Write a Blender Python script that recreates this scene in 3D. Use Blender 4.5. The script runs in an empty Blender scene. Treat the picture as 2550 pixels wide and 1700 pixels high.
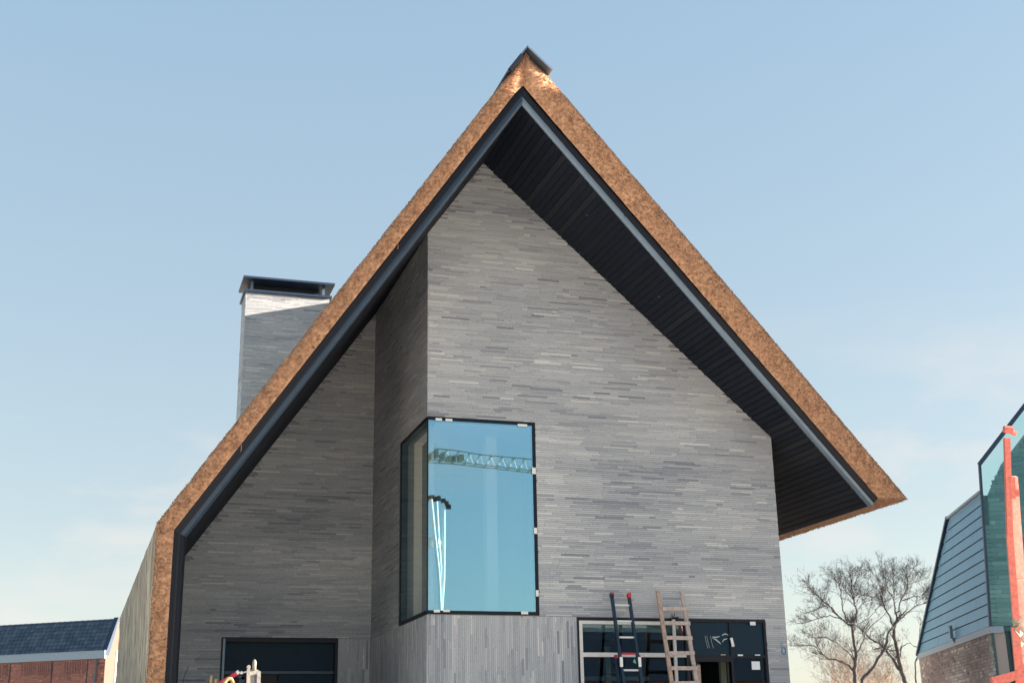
import bpy, math, random
import numpy as np
from mathutils import Vector, Matrix, noise
random.seed(7); rng = np.random.default_rng(7)
SC = bpy.context.scene
COL = SC.collection

# ------------------------------------------------------------------ camera
F_PX, PITCH, ROLL, YAW = 3246.6, 0.3081, -0.0181, 0.3087
CAM = Vector((0, 0, 1.6))
_f = Vector((math.sin(YAW)*math.cos(PITCH), math.cos(YAW)*math.cos(PITCH), math.sin(PITCH)))
_r = Vector((math.cos(YAW), -math.sin(YAW), 0)); _u = _r.cross(_f)
R_ = _r*math.cos(ROLL) + _u*math.sin(ROLL); U_ = -_r*math.sin(ROLL) + _u*math.cos(ROLL)
cd = bpy.data.cameras.new('camera'); cam = bpy.data.objects.new('camera', cd); COL.objects.link(cam)
m = Matrix((R_, U_, -_f)).transposed().to_4x4(); m.translation = CAM; cam.matrix_world = m
cd.sensor_width = 36; cd.lens = F_PX/2550*36; cd.clip_start = .1; cd.clip_end = 6000
cd.dof.use_dof = True; cd.dof.focus_distance = 25; cd.dof.aperture_fstop = 2.0
SC.camera = cam

def at(u, v, Y=None, D=None):            # photo measurement -> point in the place, at a known distance
    d = _f + R_*((u-1275)/F_PX) + U_*((850-v)/F_PX)
    return CAM + d*(Y/d.y if Y is not None else D)

# ------------------------------------------------------------------ sky and sun
SUN = Vector((1, -0.25, 0.25)).normalized()
W = bpy.data.worlds.new('World'); SC.world = W; W.use_nodes = True
nt = W.node_tree; N = nt.nodes; L = nt.links
bg = N['Background']; sky = N.new('ShaderNodeTexSky'); sky.sky_type = 'NISHITA'; sky.sun_disc = False
sky.sun_elevation = math.asin(SUN.z); sky.sun_rotation = math.atan2(SUN.x, SUN.y)
sky.air_density = 0.9; sky.dust_density = 1.4; sky.ozone_density = 2.0; sky.altitude = 0
tc = N.new('ShaderNodeTexCoord'); mp = N.new('ShaderNodeMapping'); mp.inputs['Scale'].default_value = (1, 1, 2.6); mp.inputs['Location'].default_value = (3.37, 3.7, .3)
L.new(tc.outputs['Generated'], mp.inputs[0])
nz = N.new('ShaderNodeTexNoise'); nz.inputs['Scale'].default_value = 3.1; nz.inputs['Detail'].default_value = 7; nz.inputs['Roughness'].default_value = .55
L.new(mp.outputs[0], nz.inputs['Vector'])
cr = N.new('ShaderNodeMapRange'); cr.inputs['From Min'].default_value = .52; cr.inputs['From Max'].default_value = .68
cr.inputs['To Max'].default_value = .85; L.new(nz.outputs['Fac'], cr.inputs['Value'])
sx = N.new('ShaderNodeSeparateXYZ'); L.new(tc.outputs['Generated'], sx.inputs[0])
lo = N.new('ShaderNodeMapRange'); lo.inputs['From Min'].default_value = .32; lo.inputs['From Max'].default_value = .20
L.new(sx.outputs['Z'], lo.inputs['Value'])
mul = N.new('ShaderNodeMath'); mul.operation = 'MULTIPLY'; L.new(cr.outputs[0], mul.inputs[0]); L.new(lo.outputs[0], mul.inputs[1])
cm = N.new('ShaderNodeMix'); cm.data_type = 'RGBA'
CLOUD = cm.inputs['B']; CLOUD.default_value = (2.35, 2.2, 2.1, 1)
hz = N.new('ShaderNodeValToRGB'); K = .375       # haze colour of a winter sky by height, mixed evenly into the Nishita sky
ramp = [(0, (.74, .70, .66)), (.08, (.66, .66, .65)), (.17, (.52, .58, .615)), (.30, (.455, .56, .65)), (.50, (.385, .545, .70)), (1, (.30, .46, .64))]
while len(hz.color_ramp.elements) < len(ramp): hz.color_ramp.elements.new(.5)
for e_, (p_, c_) in zip(hz.color_ramp.elements, ramp): e_.position = p_; e_.color = (*[x for x in c_], 1)
L.new(sx.outputs['Z'], hz.inputs[0])
hs_ = N.new('ShaderNodeVectorMath'); hs_.operation = 'SCALE'; hs_.inputs['Scale'].default_value = 1/K; L.new(hz.outputs[0], hs_.inputs[0])
hm = N.new('ShaderNodeMix'); hm.data_type = 'RGBA'; hm.inputs['Factor'].default_value = .68; L.new(hs_.outputs[0], hm.inputs['B'])
tn = N.new('ShaderNodeMix'); tn.data_type = 'RGBA'; tn.blend_type = 'MULTIPLY'; tn.inputs['Factor'].default_value = 1
tn.inputs['B'].default_value = (1.12, 1.02, .82, 1); L.new(sky.outputs[0], tn.inputs['A']); L.new(tn.outputs['Result'], hm.inputs['A'])
L.new(mul.outputs[0], cm.inputs['Factor']); L.new(hm.outputs['Result'], cm.inputs['A']); L.new(cm.outputs['Result'], bg.inputs['Color'])
bg.inputs['Strength'].default_value = 0.068
sl = bpy.data.lights.new('sun', 'SUN'); sl.energy = 5.0; sl.angle = math.radians(.5); sl.color = (1, .85, .70)
so = bpy.data.objects.new('sun', sl); COL.objects.link(so); so.rotation_euler = SUN.to_track_quat('Z', 'Y').to_euler()
so.location = (60, -10, 30)
SC.view_settings.view_transform = 'Standard'; SC.view_settings.look = 'None'
SC.view_settings.exposure = 2.55; SC.view_settings.gamma = 1; SC.view_settings.use_curve_mapping = False
SC.render.engine = 'CYCLES'; SC.cycles.max_bounces = 8; SC.cycles.diffuse_bounces = 6; SC.cycles.transparent_max_bounces = 12

# ------------------------------------------------------------------ materials
def mat(name, c, rough=.8, metal=0, var=0, vscale=6, stretch=(1, 1, 1), bump=0, bscale=60, c2=None, spec=.5, tone=None, toneC=None):
    M = bpy.data.materials.new(name); M.use_nodes = True; n = M.node_tree.nodes; l = M.node_tree.links
    p = n['Principled BSDF']; p.inputs['Roughness'].default_value = rough; p.inputs['Metallic'].default_value = metal
    p.inputs['Specular IOR Level'].default_value = spec
    p.inputs['Base Color'].default_value = (*c, 1)
    tcn = n.new('ShaderNodeTexCoord'); mpn = n.new('ShaderNodeMapping'); mpn.inputs['Scale'].default_value = stretch
    l.new(tcn.outputs['Object'], mpn.inputs[0])
    col = None
    if toneC:
        a = n.new('ShaderNodeAttribute'); a.attribute_name = 'tone'
        r = n.new('ShaderNodeValToRGB'); e = r.color_ramp.elements
        while len(e) < len(toneC): e.new(.5)
        for i, (pos, cc) in enumerate(toneC): e[i].position = pos; e[i].color = (*cc, 1)
        l.new(a.outputs['Fac'], r.inputs[0]); col = r.outputs[0]
    if var or c2:
        z = n.new('ShaderNodeTexNoise'); z.inputs['Scale'].default_value = vscale; z.inputs['Detail'].default_value = 5
        l.new(mpn.outputs[0], z.inputs['Vector'])
        mr = n.new('ShaderNodeMapRange'); mr.inputs['From Min'].default_value = .3; mr.inputs['From Max'].default_value = .7
        l.new(z.outputs['Fac'], mr.inputs[0])
        if c2:
            mx = n.new('ShaderNodeMix'); mx.data_type = 'RGBA'; l.new(mr.outputs[0], mx.inputs['Factor'])
            if col: l.new(col, mx.inputs['A'])
            else: mx.inputs['A'].default_value = (*c, 1)
            mx.inputs['B'].default_value = (*c2, 1); col = mx.outputs['Result']
        if var:
            mr2 = n.new('ShaderNodeMapRange'); mr2.inputs['From Min'].default_value = .3; mr2.inputs['From Max'].default_value = .7
            mr2.inputs['To Min'].default_value = 1-var; mr2.inputs['To Max'].default_value = 1+var
            z2 = n.new('ShaderNodeTexNoise'); z2.inputs['Scale'].default_value = vscale*3.3; z2.inputs['Detail'].default_value = 6
            l.new(mpn.outputs[0], z2.inputs['Vector']); l.new(z2.outputs['Fac'], mr2.inputs[0])
            hs = n.new('ShaderNodeHueSaturation'); l.new(mr2.outputs[0], hs.inputs['Value'])
            if col: l.new(col, hs.inputs['Color'])
            else: hs.inputs['Color'].default_value = (*c, 1)
            col = hs.outputs[0]
    if col: l.new(col, p.inputs['Base Color'])
    if bump:
        z3 = n.new('ShaderNodeTexNoise'); z3.inputs['Scale'].default_value = bscale; z3.inputs['Detail'].default_value = 4
        l.new(mpn.outputs[0], z3.inputs['Vector']); b = n.new('ShaderNodeBump'); b.inputs['Strength'].default_value = bump
        b.inputs['Distance'].default_value = .02; l.new(z3.outputs['Fac'], b.inputs['Height']); l.new(b.outputs[0], p.inputs['Normal'])
    return M

def glass(name, refl, tint, through, rough=0.0, warp=0):
    M = bpy.data.materials.new(name); M.use_nodes = True; n = M.node_tree.nodes; l = M.node_tree.links
    n.remove(n['Principled BSDF']); o = n['Material Output']
    g = n.new('ShaderNodeBsdfGlossy'); g.inputs['Roughness'].default_value = rough; g.inputs['Color'].default_value = (*tint, 1)
    t = n.new('ShaderNodeBsdfTransparent'); t.inputs['Color'].default_value = (*through, 1)
    fr = n.new('ShaderNodeFresnel'); fr.inputs['IOR'].default_value = 1.5
    mr = n.new('ShaderNodeMapRange'); mr.inputs['To Min'].default_value = refl; mr.inputs['To Max'].default_value = 1
    l.new(fr.outputs[0], mr.inputs[0])
    mx = n.new('ShaderNodeMixShader'); l.new(mr.outputs[0], mx.inputs[0]); l.new(t.outputs[0], mx.inputs[1]); l.new(g.outputs[0], mx.inputs[2])
    ge = n.new('ShaderNodeNewGeometry'); t2 = n.new('ShaderNodeBsdfTransparent'); m2 = n.new('ShaderNodeMixShader')
    l.new(ge.outputs['Backfacing'], m2.inputs[0]); l.new(mx.outputs[0], m2.inputs[1]); l.new(t2.outputs[0], m2.inputs[2]); l.new(m2.outputs[0], o.inputs['Surface'])
    if warp:
        tcn = n.new('ShaderNodeTexCoord'); z = n.new('ShaderNodeTexNoise'); z.inputs['Scale'].default_value = .5; z.inputs['Detail'].default_value = 1
        l.new(tcn.outputs['Object'], z.inputs['Vector']); b = n.new('ShaderNodeBump'); b.inputs['Strength'].default_value = warp
        b.inputs['Distance'].default_value = .02; l.new(z.outputs['Fac'], b.inputs['Height']); l.new(b.outputs[0], g.inputs['Normal'])
    return M

GREY = [(0, (.235, .25, .29)), (.3, (.37, .39, .42)), (.6, (.465, .482, .50)), (1, (.65, .65, .635))]
BROWN = [(0, (.13, .10, .10)), (.35, (.25, .195, .18)), (.7, (.38, .32, .29)), (1, (.62, .57, .54))]
RED = [(0, (.10, .055, .06)), (.3, (.26, .12, .10)), (.7, (.38, .17, .13)), (1, (.5, .26, .2))]
M = dict(
 brick=mat('grey_brick', (.3, .29, .28), .85, var=.13, vscale=14, toneC=GREY, bump=.25, bscale=90),
 mortar=mat('grey_mortar', (.26, .26, .27), .95, var=.1),
 nbrick=mat('brown_brick', (.2, .16, .14), .9, var=.15, vscale=20, toneC=BROWN),
 nfront=mat('dark_grey_brick', (.2, .2, .2), .85, var=.1, toneC=[(0, (.07, .10, .13)), (.4, (.16, .20, .23)), (.7, (.28, .31, .33)), (1, (.45, .47, .48))]),
 nmortar=mat('pale_mortar', (.36, .32, .30), .95),
 rbrick=mat('red_brick', (.2, .1, .07), .9, var=.15, vscale=10, toneC=RED),
 rmortar=mat('red_mortar', (.20, .11, .10), .95),
 verge=mat('cut_reed', (.56, .325, .195),   .95, var=.32, vscale=5, bump=.3, bscale=70, c2=(.40, .215, .125)),
 reed=mat('weathered_reed', (.56, .455, .33), .95, var=.6, vscale=3.5, stretch=(1, .7, .16), bump=1.0, bscale=14, c2=(.27, .225, .17)),
 stub=mat('reed_stub', (.58, .345, .20), .95, var=.4, vscale=5, c2=(.36, .21, .135)),
 black=mat('black_metal', (.004, .007, .016), .42, var=.15, spec=.28),
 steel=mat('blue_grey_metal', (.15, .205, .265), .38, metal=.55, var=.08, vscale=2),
 steel2=mat('dark_blue_metal', (.035, .06, .095), .38, metal=.4, var=.08, vscale=2),  # gutter metal with weaker sky reflection put into its colour; plain on the transom
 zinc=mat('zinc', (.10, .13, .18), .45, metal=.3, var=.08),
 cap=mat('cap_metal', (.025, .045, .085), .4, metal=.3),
 plank=mat('dark_board', (.018, .022, .030), .75, var=.3, vscale=5, stretch=(3, .6, 3), toneC=[(0, (.004, .007, .015)), (.8, (.011, .016, .028)), (1, (.02, .022, .028))], spec=.25),
 plaster=mat('plaster', (.82, .80, .76), .9, var=.04),
 cream=mat('cream_board', (.80, .72, .60), .8, var=.05),
 polewhite=mat('white_paint', (.88, .88, .86), .6),
 paving=mat('bounce_paving', (.62, .60, .56), .9, var=.06, vscale=1.5),  # made pale to throw light up into the recess
 dull=mat('dull_paint', (.24, .23, .21), .6, var=.25, vscale=8),
 tan=mat('tan_wood', (.36, .25, .13), .7, var=.15),
 white=mat('white_plastic', (.75, .75, .72), .5),
 batten=mat('raw_batten', (.62, .60, .58), .7, var=.1, vscale=9),
 paper=mat('paper', (.8, .82, .84), .8),
 dpanel=mat('dark_panel', (.004, .024, .045), .5, var=.12, vscale=2, spec=.2),
 chalk=mat('chalk', (.55, .60, .62), .9),
 bluemark=mat('blue_paint', (.02, .25, .42), .8),
 wood=mat('old_wood', (.50, .41, .37), .85, var=.22, vscale=5, stretch=(2, 2, 1), c2=(.38, .32, .30)),
 wood2=mat('orange_wood', (.42, .30, .24), .85, var=.2),
 alu=mat('aluminium', (.75, .76, .76), .45, metal=.15),
 navy=mat('navy_rail', (.012, .03, .055), .35, metal=.3),
 red=mat('red_plastic', (.55, .02, .05), .45),
 coral=mat('red_paint', (.80, .20, .15), .5, var=.2, vscale=6),
 coral_sunlit=mat('sunlit_red_paint', (.82, .56, .46), .5, var=.2, vscale=5),  # paler copy of the boom red, strong sunlight put into the colour
 khaki=mat('khaki', (.35, .36, .27), .6),
 bark=mat('bark', (.085, .08, .08), .95, var=.35, vscale=4, c2=(.055, .055, .065)),
 bark2=mat('brown_bark', (.30, .22, .17), .95, var=.3),
 moss=mat('moss', (.20, .17, .03), .95, var=.3),
 slate=mat('slate_panel', (.12, .30, .45), .42, var=.10, vscale=1.2, stretch=(1, 3, .4), metal=.25),
 slateline=mat('joint', (.012, .02, .045), .6),
 tile=mat('roof_tile', (.035, .055, .085), .45, var=.15, vscale=3, toneC=[(0, (.03, .055, .095)), (1, (.07, .105, .15))]),
 fascia=mat('pale_fascia', (.26, .33, .40), .5, var=.06),
 pink=mat('sunlit_render', (.17, .088, .07), .9, var=.06, vscale=3),
 sand=mat('sand', (.50, .47, .42), .95, var=.2, vscale=.4, bump=.5, bscale=3, c2=(.42, .39, .35)),
 conc=mat('concrete', (.48, .47, .44), .9, var=.1),
 dark=mat('dark_interior', (.02, .022, .025), .9),
 hose=mat('tan_hose', (.36, .24, .12), .7),
 rubber=mat('rubber', (.015, .015, .015), .8),
 cloth=mat('curtain', (.33, .33, .31), .9),
 glass=glass('blue_glass', .56, (.40, .78, 1.0), (.9, .96, .97), warp=.14),
 sideglass=glass('side_glass', .03, (.55, .8, .85), (.86, .9, .9)),
 lowglass=glass('low_glass', .10, (.7, .85, .95), (.35, .48, .52)),
 teal=glass('teal_glass', .12, (.6, .85, .84), (.66, .88, .87)),
)

# ------------------------------------------------------------------ builders
def tag(o, label=None, cat=None, group=None, kind=None):
    if label: o['label'] = label
    if cat: o['category'] = cat
    if group: o['group'] = group
    if kind: o['kind'] = kind
    return o

def thing(name, label, cat, loc=(0, 0, 0), rz=0, group=None):
    o = bpy.data.objects.new(name, None); COL.objects.link(o); o.location = loc; o.rotation_euler = (0, 0, rz)
    return tag(o, label, cat, group)

BASE = {}
def new(name, verts, faces, material, parent=None, off=None, smooth=False, tones=None, loc=None):
    """verts are in the thing's own frame before its base offset is taken away (off)"""
    me = bpy.data.meshes.new(name)
    v = np.asarray(verts, float).reshape(-1, 3)
    if off is not None: v = v - np.asarray(off, float)
    me.from_pydata(v.tolist(), [], faces)
    if tones is not None:
        a = me.attributes.new('tone', 'FLOAT', 'POINT'); a.data.foreach_set('value', np.asarray(tones, np.float32))
    if smooth: me.polygons.foreach_set('use_smooth', [True]*len(me.polygons))
    me.materials.append(material); me.update()
    o = bpy.data.objects.new(name, me); COL.objects.link(o)
    if parent: o.parent = parent
    if loc is not None: o.location = loc
    return o

class MB:
    def __init__(s): s.v = []; s.f = []; s.t = []
    def add(s, vs, fs, tone=.5):
        k = len(s.v); s.v += [tuple(p) for p in vs]; s.f += [tuple(i+k for i in f) for f in fs]; s.t += [tone]*len(vs)
    def box(s, a, b, tone=.5):
        x0, y0, z0 = a; x1, y1, z1 = b
        s.add([(x0,y0,z0),(x1,y0,z0),(x1,y1,z0),(x0,y1,z0),(x0,y0,z1),(x1,y0,z1),(x1,y1,z1),(x0,y1,z1)],
              [(0,3,2,1),(4,5,6,7),(0,1,5,4),(1,2,6,5),(2,3,7,6),(3,0,4,7)], tone)
    def beam(s, p, q, w, h=None, up=(0, 0, 1), w2=None, h2=None):
        p = Vector(p); q = Vector(q); h = h or w; w2 = w2 or w; h2 = h2 or h; d = (q-p).normalized(); up = Vector(up)
        if abs(d.dot(up)) > .97: up = Vector((0, 1, 0))
        a = d.cross(up).normalized(); b = a.cross(d).normalized()
        vs = [p+a*i*w/2+b*j*h/2 for i, j in ((-1,-1),(1,-1),(1,1),(-1,1))]+[q+a*i*w2/2+b*j*h2/2 for i, j in ((-1,-1),(1,-1),(1,1),(-1,1))]
        s.add(vs, [(3,2,1,0),(4,5,6,7),(0,1,5,4),(1,2,6,5),(2,3,7,6),(3,0,4,7)])
    def tube(s, pts, rad, n=6, cap=True):
        pts = [Vector(p) for p in pts]; k0 = len(s.v); rings = []
        a = None
        for i, p in enumerate(pts):
            d = (pts[min(i+1, len(pts)-1)]-pts[max(i-1, 0)])
            d = d.normalized() if d.length > 1e-6 else Vector((0, 0, 1))
            if a is None:
                a = d.cross(Vector((.3, .8, .1))).normalized()
            else:
                a = (a-d*a.dot(d)); a = a.normalized() if a.length > 1e-5 else d.orthogonal().normalized()
            b = d.cross(a); r = rad[i] if isinstance(rad, (list, tuple)) else rad
            for j in range(n):
                an = 2*math.pi*j/n; s.v.append(tuple(p+a*math.cos(an)*r+b*math.sin(an)*r)); s.t.append(.5)
        for i in range(len(pts)-1):
            for j in range(n):
                j2 = (j+1) % n; s.f.append((k0+i*n+j, k0+i*n+j2, k0+(i+1)*n+j2, k0+(i+1)*n+j))
        if cap:
            s.f.append(tuple(k0+j for j in reversed(range(n)))); s.f.append(tuple(k0+(len(pts)-1)*n+j for j in range(n)))
    def prism(s, poly, axis_vec, tone=.5):
        n = len(poly); a = [Vector(p) for p in poly]; b = [p+Vector(axis_vec) for p in a]
        s.add(a+b, [tuple(reversed(range(n))), tuple(range(n, 2*n))]+[(i, (i+1) % n, n+(i+1) % n, n+i) for i in range(n)], tone)
    def build(s, name, material, parent=None, off=None, smooth=False, **k):
        o = new(name, s.v, s.f, material, parent, off, smooth, tones=s.t)
        return tag(o, **k)

def bx(name, a, b, material, parent=None, off=None, bevel=0, **k):
    q = MB(); q.box(a, b); o = q.build(name, material, parent, off, **k)
    if bevel:
        bm_ = o.modifiers.new('b', 'BEVEL'); bm_.width = bevel; bm_.segments = 2
    return o

def fill(u0, u1, z0, z1, inside, course=.04, lens=(.26, .70), vertical=False, gap=.005, seed=1, holes=()):
    """bricks of a wall face as (ua, ub, za, zb, tone); inside(u, z) keeps a brick by its middle"""
    r = random.Random(seed); out = []
    A0, A1, B0, B1 = (z0, z1, u0, u1) if not vertical else (u0, u1, z0, z1)
    n = int(round((A1-A0)/course)); rowtone = 0
    for i in range(n):
        a = A0+i*course; b = B0-r.random()*lens[1]; rowtone = .6*rowtone+r.gauss(0, .05)
        while b < B1:
            ln = r.uniform(*lens) if r.random() > .15 else lens[0]*.5
            c0, c1 = max(b, B0), min(b+ln, B1)
            mid_ = (c0+c1)/2
            for (h0, h1, k0, k1) in holes:
                if not vertical and k0 < a+course*.5 < k1 and c0 < h1 and c1 > h0:
                    if c0 < h0 and (h0-c0) >= (c1-h1): c1 = h0
                    elif c1 > h1: c0 = h1
                    else: c1 = c0
            if c1-c0 > .03:
                mu, mz = ((c0+c1)/2, a+course/2) if not vertical else (a+course/2, (c0+c1)/2)
                if inside(mu, mz):
                    t = .47+rowtone+r.gauss(0, .10)+.36*noise.noise(Vector((mu*.45, mz*.8, seed)))
                    if r.random() < .04: t -= .32
                    if r.random() < .06: t += .28
                    t = min(1, max(0, t))
                    if not vertical: out.append((c0, c1-gap*.6, a, a+course-gap, t))
                    else: out.append((a, a+course-gap, c0, c1-gap*.6, t))
            b += ln
    return out

def clipl(bf, *a, **kw):
    out = []
    for (u, v, c, d, t) in fill(*a, **kw):
        u = max(u, bf(c+.05))
        if v-u > .03: out.append((u, v, c, d, t))
    return out
def brickmesh(name, rects, to3, proud, depth, material, parent, off=None, **k):
    q = MB(); r = random.Random(3)
    for (a, b, c, d, t) in rects:
        p = proud+r.uniform(-.002, .004)
        vs = [to3(a, c, p), to3(b, c, p), to3(b, d, p), to3(a, d, p), to3(a, c, -depth), to3(b, c, -depth), to3(b, d, -depth), to3(a, d, -depth)]
        q.add(vs, [(0, 1, 2, 3), (1, 0, 4, 5), (2, 1, 5, 6), (3, 2, 6, 7), (0, 3, 7, 4)], t)
    return q.build(name, material, parent, off, **k)

# ------------------------------------------------------------------ ground
gnd = new('ground', [(-2000,-2000,0),(2000,-2000,0),(2000,2000,0),(-2000,2000,0)], [(0,1,2,3)], M['sand']); tag(gnd, kind='structure')
pv = MB(); pv.box((-14, 5, .0), (17.5, 23.3, .06)); pv.build('bounce_pavement', M['paving'], kind='structure')  # unseen forecourt, added wide and pale to bounce sunlight into the recess

# ------------------------------------------------------------------ the thatched house
XR, ZR, TR, TL = 7.092, 13.510, .8895, 1.4367
XC, XW, YM, YR = 5.895, 13.366, 24.0, 29.207
XL, YV0 = 1.425, 21.285
cR = 1/math.sqrt(1+TR*TR); sR = TR*cR; cL = 1/math.sqrt(1+TL*TL); sL = TL*cL
ZB = 4.155
YBACK = 39.8
O = (7.1, 24, 0)
H = thing('thatched_house', 'tall grey brick house under a steep thatched roof with a glass corner window', 'house', O)
def soffit(x): return ZR-TR*(x-XR) if x > XR else ZR-TL*(XR-x)

def xm(t): return XR+.075*max(0, (t-.24)/.5)
def pr(s, t, dy=0, Y=None):
    y = YV0+.1784*max(0, s)+dy if Y is None else Y
    return Vector((XR+sR*t+cR*s, y, ZR+cR*t-sR*s))
def sr0(t): return (xm(t)-XR-sR*t)/cR
def sr1(t): return 10.73+.60*max(0, t-.24)/.59
def pl(s, t, dy=0, Y=None):
    y = YV0+.216*max(0, s)+dy if Y is None else Y
    return Vector((XR-sL*t-cL*s, y, ZR+cL*t-sL*s))
def sl0(t): return (XR-sL*t-xm(t))/cL
def xk(t): return XL-.221*min(t, .24)/.24-.284*max(0, t-.24)/.31
def sl1(t): return (XR-sL*t-xk(t))/cL

# --- walls
core = MB()
OPEN_MAIN = [(XC, 8.10, 4.164, 7.947), (8.87, 12.90, -1, 4.14)]
def in_main(u, z):
    if z > soffit(u)+.05: return False
    return not any(a < u < b and c < z < d for a, b, c, d in OPEN_MAIN)
yb = YM+.012
def wedge(mb, xs, zb, y0, th):
    top = [(x, y0, soffit(x)+.1) for x in xs]
    mb.prism([(xs[0], y0, zb), (xs[-1], y0, zb)]+top[::-1], (0, th, 0))
wedge(core, [XC+.013, XR, 8.10], 7.95, yb, .28)
wedge(core, [8.10, XW], 4.14, yb, .28)
core.box((XC+.013, yb, 0), (8.87, yb+.28, 4.164)); core.box((8.102, yb+.001, 4.14), (8.868, yb+.279, 4.30))
core.box((12.90, yb, 0), (XW, yb+.28, 4.139))
core.prism([(XW-.3, yb+.28, 0), (XW-.3, YBACK-1, 0), (XW-.3, YBACK-1, soffit(XW)+.1), (XW-.3, yb+.28, soffit(XW)+.1)], (.3, 0, 0))
wall = core.build('wall', M['mortar'], H, O)
rects = []
rects += fill(XC, XW, ZB, 13.7, in_main, seed=11, holes=OPEN_MAIN)
rects += fill(12.90, XW, .005, ZB, lambda u, z: True, seed=12)
vb = fill(XC, 8.87, .2, ZB-.004, lambda u, z: True, vertical=True, seed=13)
# the bricks that show largest are objects of their own
cand = [r for r in rects if r[1]-r[0] > .30 and 4.15 < r[2] < 6.4]
cand.sort(key=lambda r: -(r[1]-r[0])+.08*r[2])
single = set(cand[:300])
to_main = lambda u, z, p: (u, YM-p, z)
brickmesh('brick_field', [r for r in rects if r not in single], to_main, 0, .02, M['brick'], wall, O, kind='stuff')
brickmesh('upright_brick_field', vb, to_main, 0, .02, M['brick'], wall, O, kind='stuff', label='grey bricks laid upright below the corner window')
cache = {}
for r in sorted(single):
    ln = round((r[1]-r[0])*25)/25; tn = round(r[4]*8)/8
    key = (ln, tn)
    if key not in cache:
        q = MB(); h = .035; q.box((0, -.001, 0), (r[1]-r[0], .022, h), tn)
        cache[key] = q
        ob = q.build('brick', M['brick'], wall)
        cache[key] = ob
    else:
        ob = cache[key].copy(); COL.objects.link(ob); ob.scale.x = (r[1]-r[0])/cache[key].dimensions.x if cache[key].dimensions.x > 0 else 1
    ob.location = (r[0]-O[0], YM-O[1]-random.uniform(0, .003), r[2]-O[2])
# recessed wall
core = MB(); yr = YR+.012
xs = [XL-.4, XC]
core.prism([(5.16, yr, 0), (XC, yr, 0), (XC, yr, soffit(XC)+.1), (5.16, yr, soffit(5.16)+.1)], (0, .28, 0))
core.prism([(2.64, yr, 4.16), (5.16, yr, 4.16), (5.16, yr, soffit(5.16)+.1), (2.64, yr, soffit(2.64)+.1)], (0, .28, 0))
core.prism([(1.2, yr, 0), (2.64, yr, 0), (2.64, yr, soffit(2.64)+.1), (1.2, yr, soffit(1.2)+.1)], (0, .28, 0))
wall2 = core.build('wall', M['mortar'], H, O)
wall2['label'] = 'recessed left brick wall above the dark garage door'
in_rec = lambda u, z: z < soffit(u)+.05 and not (2.64 < u < 5.16 and z < 4.16) and not (u > 5.16 and z < ZB)
rr = fill(1.3, XC, .005, 12.0, in_rec, seed=21, holes=[(2.64, 5.16, -1, 4.16), (5.16, 6.5, -1, ZB)])
rv = fill(5.16, XC, .2, ZB-.004, lambda u, z: True, vertical=True, seed=22)
brickmesh('brick_field', rr+rv, lambda u, z, p: (u, YR-p, z), 0, .02, M['brick'], wall2, O, kind='stuff')
# side wall of the recess, facing left
core = MB(); xc = XC+.013
SY = 26.36
core.box((xc, SY, 0), (xc+.28, YR+.2, 12.0)); core.box((xc, YM+.3, 0), (xc+.28, SY, 4.16)); core.box((xc, YM+.3, 7.95), (xc+.28, SY, 12.0))
wall3 = core.build('wall', M['mortar'], H, O); wall3['label'] = 'side wall of the recess facing left'
in_side = lambda u, z: not (u < SY and 4.16 < z < 7.95)
rs = fill(YM, YR, ZB, 12.0, in_side, seed=31, holes=[(20, SY, 4.16, 7.95)]); rsv = fill(YM, YR, .2, ZB-.004, lambda u, z: True, vertical=True, seed=32)
brickmesh('brick_field', rs+rsv, lambda u, z, p: (XC-p, u, z), 0, .02, M['brick'], wall3, O, kind='stuff')
# inner left jamb wall (behind the fascia)
jm = MB(); jm.box((1.2, 23.6, 0), (1.43, YBACK-1, 5.3)); jm.build('left_wall', M['mortar'], H, O)

# --- roof : soffit boards
def plank_strip(fn, s0, s1, y1, tone):
    q = MB(); a = fn(s0, .0); b = fn(s1, .0)
    ta = fn(s0, .022); tb = fn(s1, .022)
    ya, ybb = a.y+.075, b.y+.075
    vs = [(a.x, ya, a.z), (b.x, ybb, b.z), (b.x, y1, b.z), (a.x, y1, a.z), (ta.x, ya, ta.z), (tb.x, ybb, tb.z), (tb.x, y1, tb.z), (ta.x, y1, ta.z)]
    q.add(vs, [(0, 1, 2, 3), (7, 6, 5, 4), (1, 0, 4, 5), (2, 1, 5, 6), (3, 2, 6, 7), (0, 3, 7, 4)], tone)
    return q
roof = MB()
sof = None
# dark backing sheets above the boards
bk = MB()
for fn, s1 in ((pr, 10.72), (pl, 9.9)):
    a = fn(0, .03); b = fn(s1, .03)
    ta = fn(0, .10); tb = fn(s1, .10)
    bk.add([(a.x, a.y+.05, a.z), (b.x, b.y+.05, b.z), (b.x, YBACK-.2, b.z), (a.x, YBACK-.2, a.z), (ta.x, a.y+.05, ta.z), (tb.x, b.y+.05, tb.z), (tb.x, YBACK-.2, tb.z), (ta.x, YBACK-.2, ta.z)],
           [(0, 1, 2, 3), (7, 6, 5, 4), (1, 0, 4, 5), (2, 1, 5, 6), (3, 2, 6, 7), (0, 3, 7, 4)])
soff = bk.build('soffit', M['black'], H, O)
PW = .132
k = 0
while k*PW < 10.68:
    s0, s1 = k*PW+.007, min((k+1)*PW-.007, 10.72)
    tn = min(1, max(0, random.gauss(.4, .2))) if random.random() > .05 else .95
    plank_strip(pr, s0, s1, 29.3 if XR+cR*s0 < XW else YBACK-.3, tn).build('plank', M['plank'], soff, O); k += 1
k = 0
while k*PW < 9.85:
    s0, s1 = k*PW+.004, min((k+1)*PW-.005, 9.9)
    plank_strip(pl, s0, s1, 29.3, random.random()*.6).build('plank', M['plank'], soff, O); k += 1

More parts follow.
